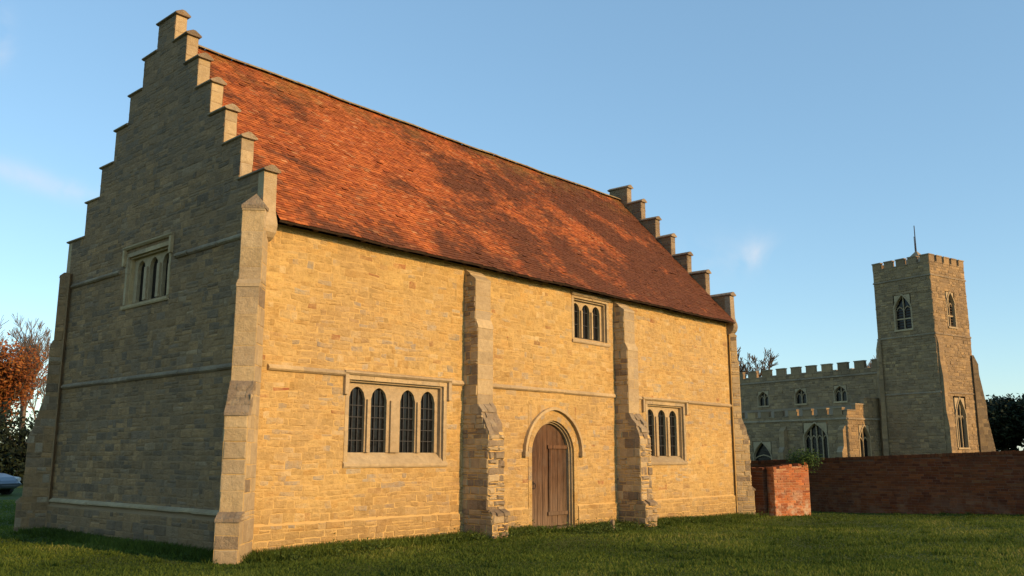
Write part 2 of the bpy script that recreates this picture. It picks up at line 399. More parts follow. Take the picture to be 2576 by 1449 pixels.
# ------------------------------------------------------------------ STABLE BUILDING
X0,X1,W=-.30,16.35,7.8
stable=empty("stable_building",(8,4,0),"long honey stone stable with stepped gables and red tiled roof","building")
F=Fr((0,0,0),(1,0,0),(0,-1,0))
G=Fr((X0,0,0),(0,1,0),(-1,0,0))
BW=(1.80,4.19,1.50,3.00); UW=(8.52,9.86,4.42,5.42); LW=(11.62,13.40,1.48,2.97); DR=(6.92,8.44,-.5,2.60)
GW=(3.05,4.81,4.66,5.66)
zt=5.62
holes=[BW,UW,LW,DR]
mb=MB([m_fac,m_mor])
panel(mb,F,X0,X1,-.5,zt,holes,1)
sh=[(h[0]-.085,h[1]+.085,h[2]-.10,h[3]+.085) for h in (BW,UW,LW)]+[(DR[0]-.11,DR[1]+.11,-.5,2.35),(DR[0]+.1,DR[1]-.1,2.35,2.70)]
stones(mb,F,.50,zt,lambda z:[(X0+.01,X1-.01)],holes=sh,m=0,hr=(.06,.15),lr=(.08,.36),raise_=(.000,.008),wav=.014,jit=.018,gap=.004,bev=.018)
for a,b in ((X0,DR[0]-.13),(DR[1]+.13,X1)):
    mb.prof(F,[(.001,-.5),(.035,-.5),(.035,.45),(.001,.49)],a,b,1)
    stones(mb,F,-.4,.47,lambda z,a=a,b=b:[(a,b)],m=0,n=.035,hr=(.08,.17),lr=(.14,.42),raise_=(.001,.012),jit=.014)
mb.obj("wall",stable,label="sunlit front wall of coursed yellow rubble stone")
def strings(fr,segs,z,mats,parent,name="string_course",d=.07):
    for a,b in segs:
        s=MB(mats)
        u=a
        while u<b-.01:
            l=U_(.4,1.1); l=l if b-u-l>.3 else b-u
            dz=U_(-.008,.008);e=U_(-.022,.004)
            s.prof(fr,[(.002,z-.08+dz),(d*.5+e,z-.08+dz),(d+e,z-.05+dz),(d+e,z-.025+dz),(.03,z+.02),(.002,z+.02)],u+.001,u+l-.001); u+=l
        s.obj(name,parent)
strings(F,[(X0+.35,1.66),(4.36,4.75),(5.3,10.15),(10.7,11.3),(13.62,X1-.2)],3.13,[m_drs],stable)
mb=MB([m_fac,m_mor]); B=Fr((0,W,0),(1,0,0),(0,1,0)); panel(mb,B,X0,X1,-.5,zt,[],1)
stones(mb,B,-.4,zt,lambda z:[(X0,X1)],hr=(.2,.3),lr=(.4,.7),m=0); mb.obj("wall",stable,label="rear wall of coursed stone")
ss=[0,.65,1.28,1.86,2.43,2.98,3.53]; cc=[6.47,7.28,7.97,8.69,9.37,10.06,10.68]
def ext(z):
    k=0
    while k<6 and z>cc[k]: k+=1
    return [(ss[k],W-ss[k])]
TH=.25
def gable(fr,hol,outm,inm,near):
    mb=MB([outm,m_morg,m_drs if near else m_cap,m_mor,inm])
    inner=Fr(fr.p(0,-TH,0),fr.u,-fr.n)
    panel(mb,fr,0,W,-.5,cc[0],hol,1); panel(mb,inner,0,W,5.3,cc[0],[],1)
    for k in range(1,7):
        panel(mb,fr,ss[k],W-ss[k],cc[k-1],cc[k],[],1); panel(mb,inner,ss[k],W-ss[k],cc[k-1],cc[k],[],1)
    for k in range(7):
        z0=cc[k-1] if k else 5.5
        for u in (ss[k],W-ss[k]): mb.face([fr.p(u,0,z0),fr.p(u,-TH,z0),fr.p(u,-TH,cc[k]),fr.p(u,0,cc[k])],1)
        for (a,sgn) in ((ss[k],-1),(W-ss[k],1)):
            f=Fr(fr.p(a,0,0),-fr.n,fr.u*sgn)
            if k: stones(mb,f,z0,cc[k],lambda z:[(0.0,TH)],hr=(.2,.34),lr=(.5,.6),m=2,raise_=(.002,.012),bev=.016)
    hz=[(h[0]-.085,h[1]+.085,h[2]-.10,h[3]+.085) for h in hol]
    stones(mb,fr,.66,cc[6],ext,holes=hz,breaks=cc,m=0,hr=(.07,.17),lr=(.12,.44),jit=.016,raise_=(.001,.010),bev=.014)
    stones(mb,inner,5.5,cc[6],ext,breaks=cc,m=4,hr=(.12,.22),lr=(.2,.5))
    mb.prof(fr,[(.001,-.5),(.08,-.5),(.08,.55),(.001,.67)],0,W,1)
    stones(mb,fr,-.4,.55,lambda z:[(0,W)],m=0,n=.08,hr=(.10,.2),lr=(.18,.5))
    for a,sgn in ((0,-1),(W,1)):
        pts=[(0,5.26),(.07,5.27),(.15,5.31),(.22,5.39),(.25,5.50),(.24,5.60),(.20,5.70),(.17,5.80),(.16,6.46),(-.02,6.46),(-.02,5.26)]
        mb.prism(fr,[(a+sgn*p,z) for p,z in pts],-TH-.002,.004,2,(.9,.8,.5))
    o=mb.obj("gable",stable,label=("shaded stepped gable wall of weathered grey-brown stone" if near else "far stepped gable of grey stone"))
    def cap(u0,u1,z):
        cp=MB([m_cap])
        e=.045; mid=-TH/2; t=U_(-.015,.015); t2=t+U_(-.02,.02); e2=U_(-.01,.01)
        sec=[(e,z-.015),(e,z+.01),(mid+.03,z+.09),(mid-.03,z+.09),(-TH-e,z+.01),(-TH-e,z-.015),(-TH-e+.04,z-.03),(e-.04,z-.03)]
        a=[fr.p(u0,n+e2,q+t) for n,q in sec]; b=[fr.p(u1,n,q+t2) for n,q in sec]
        c=(rnd(),rnd(),rnd()); cp.face(a,0,c); cp.face(b[::-1],0,c)
        for i in range(8): cp.face([a[(i+1)%8],a[i],b[i],b[(i+1)%8]],0,c)
        cp.obj("coping_stone",o)
    for k in range(6):
        cap(ss[k]-(.22 if k==0 else .06),ss[k+1]+.02,cc[k]+.03); cap(W-ss[k+1]-.02,W-ss[k]+(.22 if k==0 else .06),cc[k]+.03)
    cap(ss[6]-.06,W-ss[6]+.06,cc[6]+.03)
    return o
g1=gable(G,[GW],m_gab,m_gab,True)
G2=Fr((X1,0,0),(0,1,0),(1,0,0)); gable(G2,[],m_fac,m_gab,False)
strings(G,[(.3,GW[0]-.3),(GW[1]+.3,W-.3)],5.42,[m_cap],stable); strings(G,[(.3,W-.3)],3.15,[m_cap],stable); 
strings(G,[(.3,W-.3)],.70,[m_drs],stable,d=.11)
# roof
def sag(x,t): 
    s=math.sin(math.pi*min(1,max(0,(x+.1)/16.1)))
    return -.05*s*t+.009*math.sin(x*1.7+t*3)+.005*math.sin(x*4.1+1+t*5)
RX0,RX1=X0+TH+.003,X1-TH-.003
ye,ze,yr,zr=-.32,5.60,3.9,10.32
def roofp(x,t,h,side=0):
    y=ye+(yr-ye)*t; z=ze+(zr-ze)*t+sag(x,t)
    nl=math.hypot(yr-ye,zr-ze); ny=-(zr-ze)/nl; nz=(yr-ye)/nl
    y+=ny*h; z+=nz*h
    if side: y=W-y
    return Vector((x,y,z))
mb=MB([m_til,m_dkw])
SL=math.hypot(yr-ye,zr-ze)
for side in (0,1):
    rows=int(SL/.082); 
    for r in range(rows):
        t0=r/rows;t1=(r+1.25)/rows; x=RX0-(.075 if r%2 else 0)
        t1=min(t1,1.0)
        while x<RX1:
            a=max(x+.002,RX0);b=min(x+.146,RX1); x+=.148
            if b-a<.02: continue
            h=.016+U_(-.005,.006)+(U_(0,.02) if rnd()<.02 else 0); dz=U_(-.005,.005); dt=U_(-.0016,.0016); c=(rnd(),rnd(),rnd())
            p=[roofp(a,t0+dt,h+dz,side),roofp(b,t0+dt,h-dz,side),roofp(b,t1,.003,side),roofp(a,t1,.003,side)]
            q=[roofp(a,t0+dt,h+dz-.009,side),roofp(b,t0+dt,h-dz-.009,side)]
            mb.face(p,0,c); mb.face([q[0],q[1],p[1],p[0]],0,(c[0]*.3,0,c[2]))
    N=40
    for i in range(N):
        a=RX0+(RX1-RX0)*i/N;b=RX0+(RX1-RX0)*(i+1)/N
        for j in range(8):
            mb.face([roofp(a,j/8,0,side),roofp(b,j/8,0,side),roofp(b,(j+1)/8,0,side),roofp(a,(j+1)/8,0,side)],1)
roof=mb.obj("roof",stable,label="steep roof of mottled orange and dark clay tiles")
N=30
for s in (0,1):
    mb=MB([m_dkw])
    for i in range(30):
        x=RX0+.25+i*(RX1-RX0-.5)/29
        pts=[roofp(x,.0+.005,-.02,s),roofp(x,.13,-.02,s),roofp(x,.13,-.14,s),roofp(x,.012,-.13,s)]
        q=[p+Vector((.09,0,0)) for p in pts]
        mb.face(pts);mb.face(q[::-1])
        for k in range(4): mb.face([pts[k],pts[(k+1)%4],q[(k+1)%4],q[k]])
    for i in range(N):
        a=RX0+(RX1-RX0)*i/N;b=RX0+(RX1-RX0)*(i+1)/N
        mb.face([roofp(a,.0,-.005,s),roofp(b,.0,-.005,s),roofp(b,.0,-.045,s),roofp(a,.0,-.045,s)])
    mb.obj("eaves",roof,label="dark timber rafter ends under the roof edge")
mb=MB([m_ridge])
x=RX0
while x<RX1-.01:
    l=min(.33,RX1-x); c=(rnd(),rnd(),rnd()); K=6; r=.135+U_(-.004,.004)
    def rp(xx,k,rr): 
        th=math.pi*(.05+.9*k/K); return Vector((xx,yr-math.cos(th)*rr,zr+sag(xx,1)-.04+math.sin(th)*rr*.72))
    for k in range(K):
        mb.face([rp(x+.002,k,r),rp(x+l-.002,k,r*.98),rp(x+l-.002,k+1,r*.98),rp(x+.002,k+1,r)],0,c)
        mb.face([rp(x+.002,k,r),rp(x+.002,k+1,r),rp(x+.002,k+1,r-.02),rp(x+.002,k,r-.02)],0,c)
    x+=l
mb.obj("ridge_tile",roof)
# buttresses
bmf=[m_drs,m_mor,m_cap]; bms=[m_gab,m_morg,m_cap]
r2=1/math.sqrt(2)
def capg(mb,fr,w):
    d=.26; z=5.74
    a=[fr.p(-.02,d+.02,z),fr.p(w+.02,d+.02,z),fr.p(w+.02,-.1,z),fr.p(-.02,-.1,z)]; b=[p+Z*.06 for p in a]
    top=[fr.p(w/2,d*.5,z+.30)]
    mb.face(a,2)
    for i in range(4): mb.face([a[i],a[(i+1)%4],b[(i+1)%4],b[i]],2); mb.face([b[i],b[(i+1)%4],top[0]],2)
def diag(o,sx,sy,stg,cap=capg,label=None,mats=bmf,w=.46,rough=0):
    n=(sx*r2,sy*r2,0); u=(-sy*r2,sx*r2,0)
    buttress(stable,o,u,n,w,stg,stg[-1][1]+.1,mats,cap=cap,label=label,rough=rough)
st1=[(-.5,.62,.80),(.74,2.25,.62),(2.80,4.38,.36),(4.50,5.72,.26)]
stf=[(-.5,.62,.56),(.74,1.9,.45),(2.9,4.0,.17),(4.15,5.60,.10)]
diag((X0,0,0),-1,-1,st1,label="sunlit diagonal corner buttress with sloping offsets",w=.37,rough=.22)
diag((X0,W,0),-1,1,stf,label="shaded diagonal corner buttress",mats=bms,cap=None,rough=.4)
st1b=[(-.5,.62,.42),(.74,2.10,.34),(2.70,4.38,.14),(4.45,5.2,.10)]
diag((X1,0,0),1,-1,st1b,cap=None,rough=.5); diag((X1,W,0),1,1,st1b,cap=None)
st2=[(-.5,.45,.84),(.55,2.05,.72),(2.66,4.25,.41),(4.42,5.25,.33)]
for x in (4.99,10.40):
    buttress(stable,(x,0,0),(1,0,0),(0,-1,0),.46,st2,5.52,bmf,rough=.9)
window(stable,F,BW,[(1.90,2.28),(2.42,2.81),(3.15,3.54),(3.68,4.07)],1.68,2.66,2.89,hoodr=(1.66,4.36,3.17,.45),bars=(2,5))
window(stable,F,UW,[(8.60,8.91),(9.01,9.33),(9.43,9.75)],4.48,5.16,5.33,hoodr=(8.40,9.98,5.56,.0),bars=(1,2))
window(stable,F,LW,[(11.74,12.12),(12.31,12.69),(12.87,13.25)],1.62,2.66,2.85,hoodr=(11.34,13.58,3.15,.40),bars=(1,4))
window(stable,G,GW,[(3.22,3.56),(3.76,4.10),(4.30,4.63)],4.72,5.40,5.57,hoodr=(2.90,4.96,5.90,.42),bars=(0,0))
# doorway
mb=MB([m_drs,m_fac,m_mor])
uc=(DR[0]+DR[1])/2;hw=(DR[1]-DR[0])/2; zs,za=1.68,2.42; PT=.08
def curve(off,K=18):
    pts=[(uc-hw-off,-.4)]
    for k in range(K+1):
        t=-math.cos(math.pi*k/K); pts.append((uc+(hw+off)*t,archz(t,zs,za+off*1.05,PT)))
    pts.append((uc+hw+off,-.4)); return pts
def ring(mb,o0,o1,n0,n1,m=0):
    a=curve(o0);b=curve(o1)
    for i in range(len(a)-1):
        c=(rnd(),rnd(),rnd())
        if i in (0,len(a)-2):
            K=7
            for k in range(K):
                f=lambda p,q,t:(p[0]+(q[0]-p[0])*t,p[1]+(q[1]-p[1])*t)
                mb.prism(F,[f(a[i],a[i+1],k/K),f(b[i],b[i+1],k/K),f(b[i],b[i+1],(k+1)/K),f(a[i],a[i+1],(k+1)/K)],n0,n1,m)
        else: mb.prism(F,[a[i],b[i],b[i+1],a[i+1]],n0,n1,m,c if i%3 else None)
ring(mb,-.06,-.03,-.3,-.10); ring(mb,-.03,.0,-.3,-.04); ring(mb,.0,.12,-.3,.015,1)
a=curve(.11)
for i in range(1,len(a)-2):
    mb.prism(F,[a[i],a[i+1],(a[i+1][0],2.76),(a[i][0],2.76)],-.02,.008,1)
door_arch=mb.obj("door_surround",stable,label="pointed moulded stone door surround")
mb=MB([m_drs]); 
a=curve(.23);b=curve(.295)
for i in range(1,len(a)-2): mb.prism(F,[a[i],b[i],b[i+1],a[i+1]],.005,.09,0,(.7,.8,.5))
for s in (1,-2): mb.box(F,min(a[s][0],b[s][0])-.03,max(a[s][0],b[s][0])+.03,.004,.11,zs-.08,zs+.03)
mb.obj("hood_mould",door_arch)
mb=MB([m_wood,m_iron])
nP=8; wP=(2*hw-.09)/nP
for i in range(nP):
    a=uc-hw+.045+i*wP;b=a+wP-.008; K=3;pts=[(a,.03+U_(0,.02)),(b,.03+U_(0,.02))]
    for k in range(K+1):
        u=b+(a-b)*k/K; pts.append((u,archz((u-uc)/hw,zs,za,PT)-.04))
    mb.prism(F,pts,-.24,-.165-U_(0,.012),0)
mb.box(F,uc-.02,uc+hw-.07,-.17,-.13,1.78,1.86,0); mb.box(F,uc-.02,uc+hw-.07,-.17,-.13,.28,.36,0)
mb.box(F,uc+.02,uc+.07,-.17,-.14,.36,1.78,0)
door=mb.obj("door",stable,label="weathered brown plank door closed under pointed arch")
mb=MB([m_iron]); c0=F.p(uc-hw+.22,-.13,.95)
for k in range(14):
    t0=2*math.pi*k/14;t1=2*math.pi*(k+1)/14
    mb.tube(c0+Vector((math.cos(t0)*.065,0,math.sin(t0)*.065)),c0+Vector((math.cos(t1)*.065,0,math.sin(t1)*.065)),.010,.010,5)
mb.box(F,uc-hw+.19,uc-hw+.25,-.165,-.14,.97,1.05); mb.obj("handle",door)
mb=MB([m_cap]); mb.box(F,DR[0]+.02,DR[1]-.02,-.3,.05,-.3,.025); mb.obj("door_step",stable)

# ------------------------------------------------------------------ BRICK WALLS
def brickrun(mb,p0,p1,h0,h1,th=.24,worn=0.):
    p0=Vector((*p0,0));p1=Vector((*p1,0)); u=(p1-p0);L=u.length;u.normalize(); n=Vector((u.y,-u.x,0))
    fr=Fr(p0,u,n)
    g=min(gzf(p0.x,p0.y),gzf(p1.x,p1.y))-.3
    mb.prism(fr,[(0,g),(L,g),(L,h1-.02),(0,h0-.02)],-th,0,1)
    for side in (0,1):
        f=fr if side==0 else Fr(fr.p(L,-th,0),-u,-n)
        def ex(z):
            hh0,hh1=(h0,h1) if side==0 else (h1,h0)
            if z<min(hh0,hh1)-.05: return [(0,L)]
            t=(z+.05-hh0)/(hh1-hh0+1e-6)*L
            if t<0 or t>L: return []
            return [(t,L)] if hh1>hh0 else [(0,t)]
        stones(mb,f,g,max(h0,h1),ex,hr=(.072,.080),lr=(.205,.23),raise_=(.000,.009+worn*.02),gap=.004,jit=.005,bev=.005,m=0,bond=True,wav=.006 if worn else .003)
    for (uu,nn) in ((0,-u),(L,u)):
        f=Fr(fr.p(uu,0,0),-n,nn); hh=h0 if uu==0 else h1
        stones(mb,f,g,hh-.03,lambda z:[(0,th)],hr=(.074,.078),lr=(.10,.24),raise_=(.001,.009),gap=.004,jit=.004,bev=.004,m=0,bond=True)
    uu=-.02
    while uu<L+.02:
        z=h0+(h1-h0)*uu/L; e=U_(-.008,.008)
        if rnd()>worn: mb.box(fr,uu,uu+.105,-th-.03+e,.03+e,z-.02,z+.075+U_(-.008,.008)-worn*U_(0,.10),0)
        uu+=.112
    return L
mb=MB([m_brk2,m_morb2]); brickrun(mb,(17.02,-.84),(18.12,-1.44),1.24,1.38,th=.34,worn=.3)
bw1=mb.obj("brick_wall",None,"short sunlit orange brick wall end beside the stable corner","wall")
mb=MB([m_brk,m_morb]); brickrun(mb,(17.0,3.6),(16.99,-.50),1.30,1.20,th=.24,worn=.2)
mb.obj("brick_wall",None,"narrow shaded brick return wall joining the sunlit end","wall")
mb=MB([m_brk,m_morb]); brickrun(mb,(20.35,2.2),(20.72,-14),1.36,1.98,th=.3)
mb.obj("brick_wall",None,"long dark red brick garden wall standing in shade","wall")

# ------------------------------------------------------------------ vegetation helpers
def leafcloud(mb,centre,r,n,size,m=0,flat=1.,cr=(0,1)):
    for _ in range(n):
        d=Vector((random.gauss(0,1),random.gauss(0,1),random.gauss(0,1)*flat)); 
        if d.length>2.2: d*=2.2/d.length
        p=centre+d*r*.5
        a=Vector((U_(-1,1),U_(-1,1),U_(-1,1))).normalized(); b=a.orthogonal().normalized(); s=size*U_(.6,1.3)
        c=(U_(*cr),rnd(),rnd())
        mb.face([p-a*s,p+b*s*.5,p+a*s,p-b*s*.5],m,c)
def grow(mb,p,d,L,r,dep,tips,spread=.55,up=.15,kids=(2,4),minr=.006):
    seg=3;q=p.copy();dd=d.copy()
    for i in range(seg):
        nd=(dd+Vector((U_(-1,1),U_(-1,1),U_(-.6,1)))*.16).normalized(); e=q+nd*L/seg
        r0=r*(1-.35*i/seg);r1=r*(1-.35*(i+1)/seg)
        mb.tube(q,e,max(r0,minr),max(r1,minr),6 if dep>3 else 4 if dep>1 else 3)
        q=e;dd=nd
        if dep>0 and i>0 and rnd()<.6:
            s=(dd+Vector((U_(-1,1),U_(-1,1),U_(-.3,.8)))*spread*1.3).normalized()
            grow(mb,q,s,L*U_(.5,.75),r1*.55,dep-1,tips,spread,up,kids,minr)
    if dep==0: tips.append(q); return
    for k in range(random.randint(*kids)):
        s=(dd+Vector((U_(-1,1),U_(-1,1),U_(-.7,.9)))*spread+Z*up).normalized()
        grow(mb,q,s,L*U_(.62,.85),r*.6,dep-1,tips,spread,up,kids,minr)
def tree(x,y,h,label,dep=5,leaf=None,nl=8,ls=.12,lr=.5,trunkm=None,minr=.012,spread=.55,seed=1,group=None,kids=(2,3)):
    random.seed(seed); z=gzf(x,y)
    e=empty("tree",(x,y,z),label,"tree"); 
    if group:e["group"]=group
    mb=MB([trunkm or m_bark]);tips=[]
    grow(mb,Vector((0,0,0)),Z.copy(),h*.24,h*.022,dep,tips,spread=spread,minr=minr,kids=kids)
    zm=max(t.z for t in tips); k=h/zm
    mb.v=[Vector((v.x*k+x,v.y*k+y,v.z*k+z-.1)) for v in mb.v]
    mb.obj("trunk",e)
    if leaf:
        lb=MB([leaf])
        for t in tips:
            p=Vector((t.x*k+x,t.y*k+y,t.z*k+z)); leafcloud(lb,p,lr*U_(.7,1.3),nl,ls)
        lb.obj("crown",e)
    return e
tree(14.8,51.5,8.6,"autumn tree with dense orange leaves lit by low sun",dep=5,leaf=m_aut,nl=18,ls=.13,lr=1.2,seed=3,spread=.7)
tree(12.9,52.5,8.6,"autumn tree with rusty orange leaves",dep=5,leaf=m_aut,nl=20,ls=.13,lr=1.2,seed=5,spread=.7)
tree(18.8,63,13.4,"tall bare tree with fine pale twigs behind the orange tree",dep=6,trunkm=m_twig,minr=.016,seed=8,spread=.5,group="bare winter trees")
tree(16.0,62,13.2,"tall bare tree with fine pale twigs",dep=6,trunkm=m_twig,minr=.016,seed=11,spread=.5,group="bare winter trees")
tree(112,48.5,18.2,"spreading bare tree behind the church nave",dep=6,minr=.03,seed=13,spread=.7,group="bare winter trees")
tree(116,32,16.0,"bare tree tops showing above the church roof",dep=6,trunkm=m_twig,minr=.03,seed=17,spread=.6,group="bare winter trees")
tree(112,27,15.0,"bare tree tops showing above the church roof",dep=6,trunkm=m_twig,minr=.03,seed=19,spread=.6,group="bare winter trees")
for i,(x,y,h) in enumerate([(104,9.5,7.0),(112,4.5,6.6),(104,1.5,6.2),(116,9,7.4),(103,13.2,6.8)]):
    tree(x,y,h,"dark evergreen tree beside the church tower",dep=4,leaf=m_evg,nl=60,ls=.26,lr=1.6,seed=30+i,spread=.8,group="dark evergreen trees",kids=(3,4))
random.seed(44)
mb=MB([m_evg])
for i in range(330):
    t=rnd(); x=-2+t*26+U_(-1,1); y=49-t*4+U_(-1.5,1.5)
    leafcloud(mb,Vector((x,y,U_(.2,3.0+1.2*math.sin(x*.7)))),1.5,80,.17)
mb.obj("hedge",None,"dark overgrown hedge under the trees at the field edge","hedge",kind="stuff")
random.seed(45); mb=MB([m_evg])
for i in range(420):
    x=-140+i*1.1+U_(-2,2); y=190+U_(-4,4)
    leafcloud(mb,Vector((x,y,U_(0,6.5))),5,22,.9)
for i in range(260):
    y=-140+i*1.2+U_(-2,2); x=190+U_(-4,4)
    leafcloud(mb,Vector((x,y,U_(0,6.0))),5,22,.9)
mb.obj("woodland",None,"far dark line of trees on the horizon","woodland",kind="stuff")
random.seed(46); mb=MB([m_ivy])
for i in range(34):
    leafcloud(mb,Vector((18.1+U_(-.28,.40),-1.30+U_(-.3,.35),1.46+U_(-.14,.20))),.22,60,.035)
mb.obj("ivy",None,"green ivy tumbling over the brick wall top","ivy",kind="stuff")
random.seed(47); mb=MB([m_weed])
for i in range(320):
    x=U_(-.2,16); 
    dens=1 if (5.3<x<6.9 or 8.4<x<10.2) else .5
    if rnd()>dens: continue
    y=-U_(.12,.8)-(.35 if rnd()<.4 else 0)
    if 6.8<x<8.3: y-=.7
    leafcloud(mb,Vector((x,y,gzf(x,y)+U_(.02,.10))),U_(.12,.28),34,.026,flat=.5)
for i in range(50):
    y=U_(0.4,7.6); leafcloud(mb,Vector((X0-U_(.15,.5),y,gzf(0,y)+U_(.0,.06))),U_(.1,.2),30,.024,flat=.5)
mb.obj("weeds",None,"low nettles and weeds along the wall foot","weeds",kind="stuff")

def grass():
    n=330000
    cam=np.array([-8.39,-13.2]); Fw=np.array([math.sin(math.radians(48)),math.cos(math.radians(48))]); R=np.array([Fw[1],-Fw[0]])
    d=11.5*(34/11.5)**(rng.random(n)**1.15); r=(rng.random(n)*2-1)*.64*d
    P=cam+Fw*d[:,None]+R*r[:,None]; x,y=P[:,0],P[:,1]
    keep=~((x>-.32)&(x<16.4)&(y>0)&(y<7.9)); x,y,d=x[keep],y[keep],d[keep]
    # taller unmown grass at the foot of the walls
    nb=26000; xb=np.concatenate([rng.random(nb)*17-.6, -.42-rng.random(9000)**2*.5]); yb=np.concatenate([-.04-rng.random(nb)**2*.8, rng.random(9000)*8-.3])
    kb=~((xb>6.9)&(xb<8.45)&(yb>-.5)&(yb<.2)); xb,yb=xb[kb],yb[kb]
    # scattered rough tufts
    nt_=420; tx=cam+Fw*(11.8*(30/11.8)**rng.random(nt_))[:,None]; q=np.linalg.norm(tx-cam,axis=1); tx=tx+R*((rng.random(nt_)*2-1)*.6*q)[:,None]
    tx=np.repeat(tx,28,axis=0)+rng.normal(0,.07,(nt_*28,2)); kt=~((tx[:,0]>-.5)&(tx[:,0]<16.5)&(tx[:,1]>-.1)&(tx[:,1]<8)); tx=tx[kt]
    n1=len(x); x=np.concatenate([x,xb,tx[:,0]]); y=np.concatenate([y,yb,tx[:,1]]); d=np.concatenate([d,np.full(len(xb)+len(tx),16.)]); n=len(x)
    z=gz(x,y)-.005
    patch=.5+.5*np.sin(x*1.3+np.sin(y*1.7)*1.5)*np.cos(y*1.1+np.sin(x*.8)); 
    p2=.5+.5*np.sin(x*.45+y*.8+np.sin(x*.9-y*.4)*1.4)
    h=(.016+.032*rng.random(n))*(.65+.7*patch)*(1+.8*(rng.random(n)<.03)); h[n1:n1+len(xb)]=.04+.13*rng.random(len(xb))**1.5; h[n1+len(xb):]=.05+.07*rng.random(len(tx))
    w=.006+.008*rng.random(n)+.00025*d
    th=rng.random(n)*2*np.pi; ln=h*(.2+.7*rng.random(n)); la=rng.random(n)*2*np.pi
    dx,dy=np.cos(th)*w,np.sin(th)*w
    V=np.empty((n,3,3)); V[:,0]=np.stack([x-dx,y-dy,z],1);V[:,1]=np.stack([x+dx,y+dy,z],1);V[:,2]=np.stack([x+np.cos(la)*ln,y+np.sin(la)*ln,z+h],1)
    me=bpy.data.meshes.new("grass"); me.vertices.add(n*3); me.vertices.foreach_set("co",V.ravel())
    me.loops.add(n*3); me.loops.foreach_set("vertex_index",np.arange(n*3,dtype=np.int32))
    me.polygons.add(n); me.polygons.foreach_set("loop_start",np.arange(0,n*3,3,dtype=np.int32))
    me.materials.append(m_gr); me.update(calc_edges=True)
    c=np.clip(rng.random(n)*.5+.24*patch+.34*p2-.06,0,1); c[n1:]*=.75; C=np.ones((n,3,4),np.float32); C[:,:,0]=c[:,None]
    at=me.attributes.new("col",'FLOAT_COLOR','CORNER'); at.data.foreach_set("color",C.ravel())
    o=bpy.data.objects.new("grass",me); COL.objects.link(o); o["kind"]="stuff"; o["label"]="short rough green lawn grass around the stable"; o["category"]="grass"
grass()
random.seed(50)
mb=MB([m_cap]); pf=Fr((8.62,-.95,gzf(8.6,-.95)),(1,0,0),(0,-1,0))
mb.prism(pf,[(-.045,-.1),(.045,-.1),(.04,.21),(.0,.24),(-.04,.20)],-.04,.04); mb.obj("marker_post",None,"short pale stone marker stub in the grass","post")

# ------------------------------------------------------------------ CHURCH
random.seed(60)
a14=math.radians(14); XC=Vector((math.cos(a14),-math.sin(a14),0)); YC=Vector((math.sin(a14),math.cos(a14),0)); T=Vector((76.74,11.81,0))
church=empty("church",tuple(T+YC*12),"grey stone church with battlemented nave and square west tower","church")
TW=5.8
def pt_window(parent,fr,u0,u1,z0,zs,za,nl,louv=False,ringw=.15):
    mb=MB([m_drs,m_gls,m_dkw]); uc=(u0+u1)/2;hw=(u1-u0)/2;K=12
    pa=lambda t:archz(t,zs,za,.6)
    cv=[(uc+hw*-math.cos(math.pi*k/K),pa(math.cos(math.pi*k/K))) for k in range(K+1)]
    for a,b in zip(cv,cv[1:]): mb.prism(fr,[a,b,(b[0],za+.06),(a[0],za+.06)],-.3,.012,0,(.2,.5,.5))
    c2=[(uc+(hw+ringw)*-math.cos(math.pi*k/K),archz(math.cos(math.pi*k/K),zs,za+ringw*1.3,.6)) for k in range(K+1)]
    c1=[(uc+(hw+.02)*-math.cos(math.pi*k/K),archz(math.cos(math.pi*k/K),zs,za+.02,.6)) for k in range(K+1)]
    for i in range(K): mb.prism(fr,[c1[i],c2[i],c2[i+1],c1[i+1]],-.05,.09,0,(.1,.3,.5))
    for a,b in ((u0-ringw,u0),(u1,u1+ringw)): mb.box(fr,a,b,-.3,.05,z0,zs,0,(.1,.3,.5))
    mb.box(fr,u0-ringw,u1+ringw,-.3,.12,z0-.16,z0,0)
    mb.box(fr,u0,u1,-.34,-.28,z0,za,1)
    for i in range(1,nl):
        u=u0+(u1-u0)*i/nl; mb.box(fr,u-.05,u+.05,-.27,-.14,z0,pa((u-uc)/hw),0,(.1,.1,.5))
    lw=(u1-u0)/nl
    for i in range(nl):
        a=u0+lw*i+.05;b=a+lw-.1; c=(a+b)/2
        for k in range(6):
            t0=-1+k/3;t1=-1+(k+1)/3; ua=c+(b-a)/2*t0;ub=c+(b-a)/2*t1
            za0=archz(t0,zs-.25,zs+.12,.5);za1=archz(t1,zs-.25,zs+.12,.5)
            mb.prism(fr,[(ua,za0),(ub,za1),(ub,za1+.10),(ua,za0+.10)],-.26,-.16,0,(.1,.1,.5))
        if louv:
            z=z0+.15
            while z<zs: mb.box(fr,a,b,-.27,-.18,z,z+.09,2); z+=.26
    if nl>1 and louv: mb.box(fr,u0,u1,-.26,-.15,(z0+zs)/2-.06,(z0+zs)/2+.06,0)
    return mb.obj("window",parent)
def merlons(mb,fr,L,z,w=.62,g=.5,h=.55,th=.35):
    n=max(2,round((L+g)/(w+g))); g=(L-n*w)/(n-1); u=0
    for i in range(n):
        mb.box(fr,u,u+w,-th,.03,z,z+h,0); mb.box(fr,u-.04,u+w+.04,-th-.05,.08,z+h,z+h+.1,1); 
        if i<n-1: mb.box(fr,u+w+.041,u+w+g-.041,-th-.04,.07,z,z+.08,1)
        u+=w+g
FW=Fr(T,XC,-YC); FL=Fr(T,YC,-XC); FB=Fr(T+YC*TW,XC,YC); FRr=Fr(T+XC*TW,YC,XC)
mb=MB([m_chu,m_morc,m_drs])
wh={0:[(2.15,3.65,13.4,16.7),(1.9,3.9,2.2,7.0)],1:[(2.1,3.9,13.3,16.6)],2:[],3:[]}
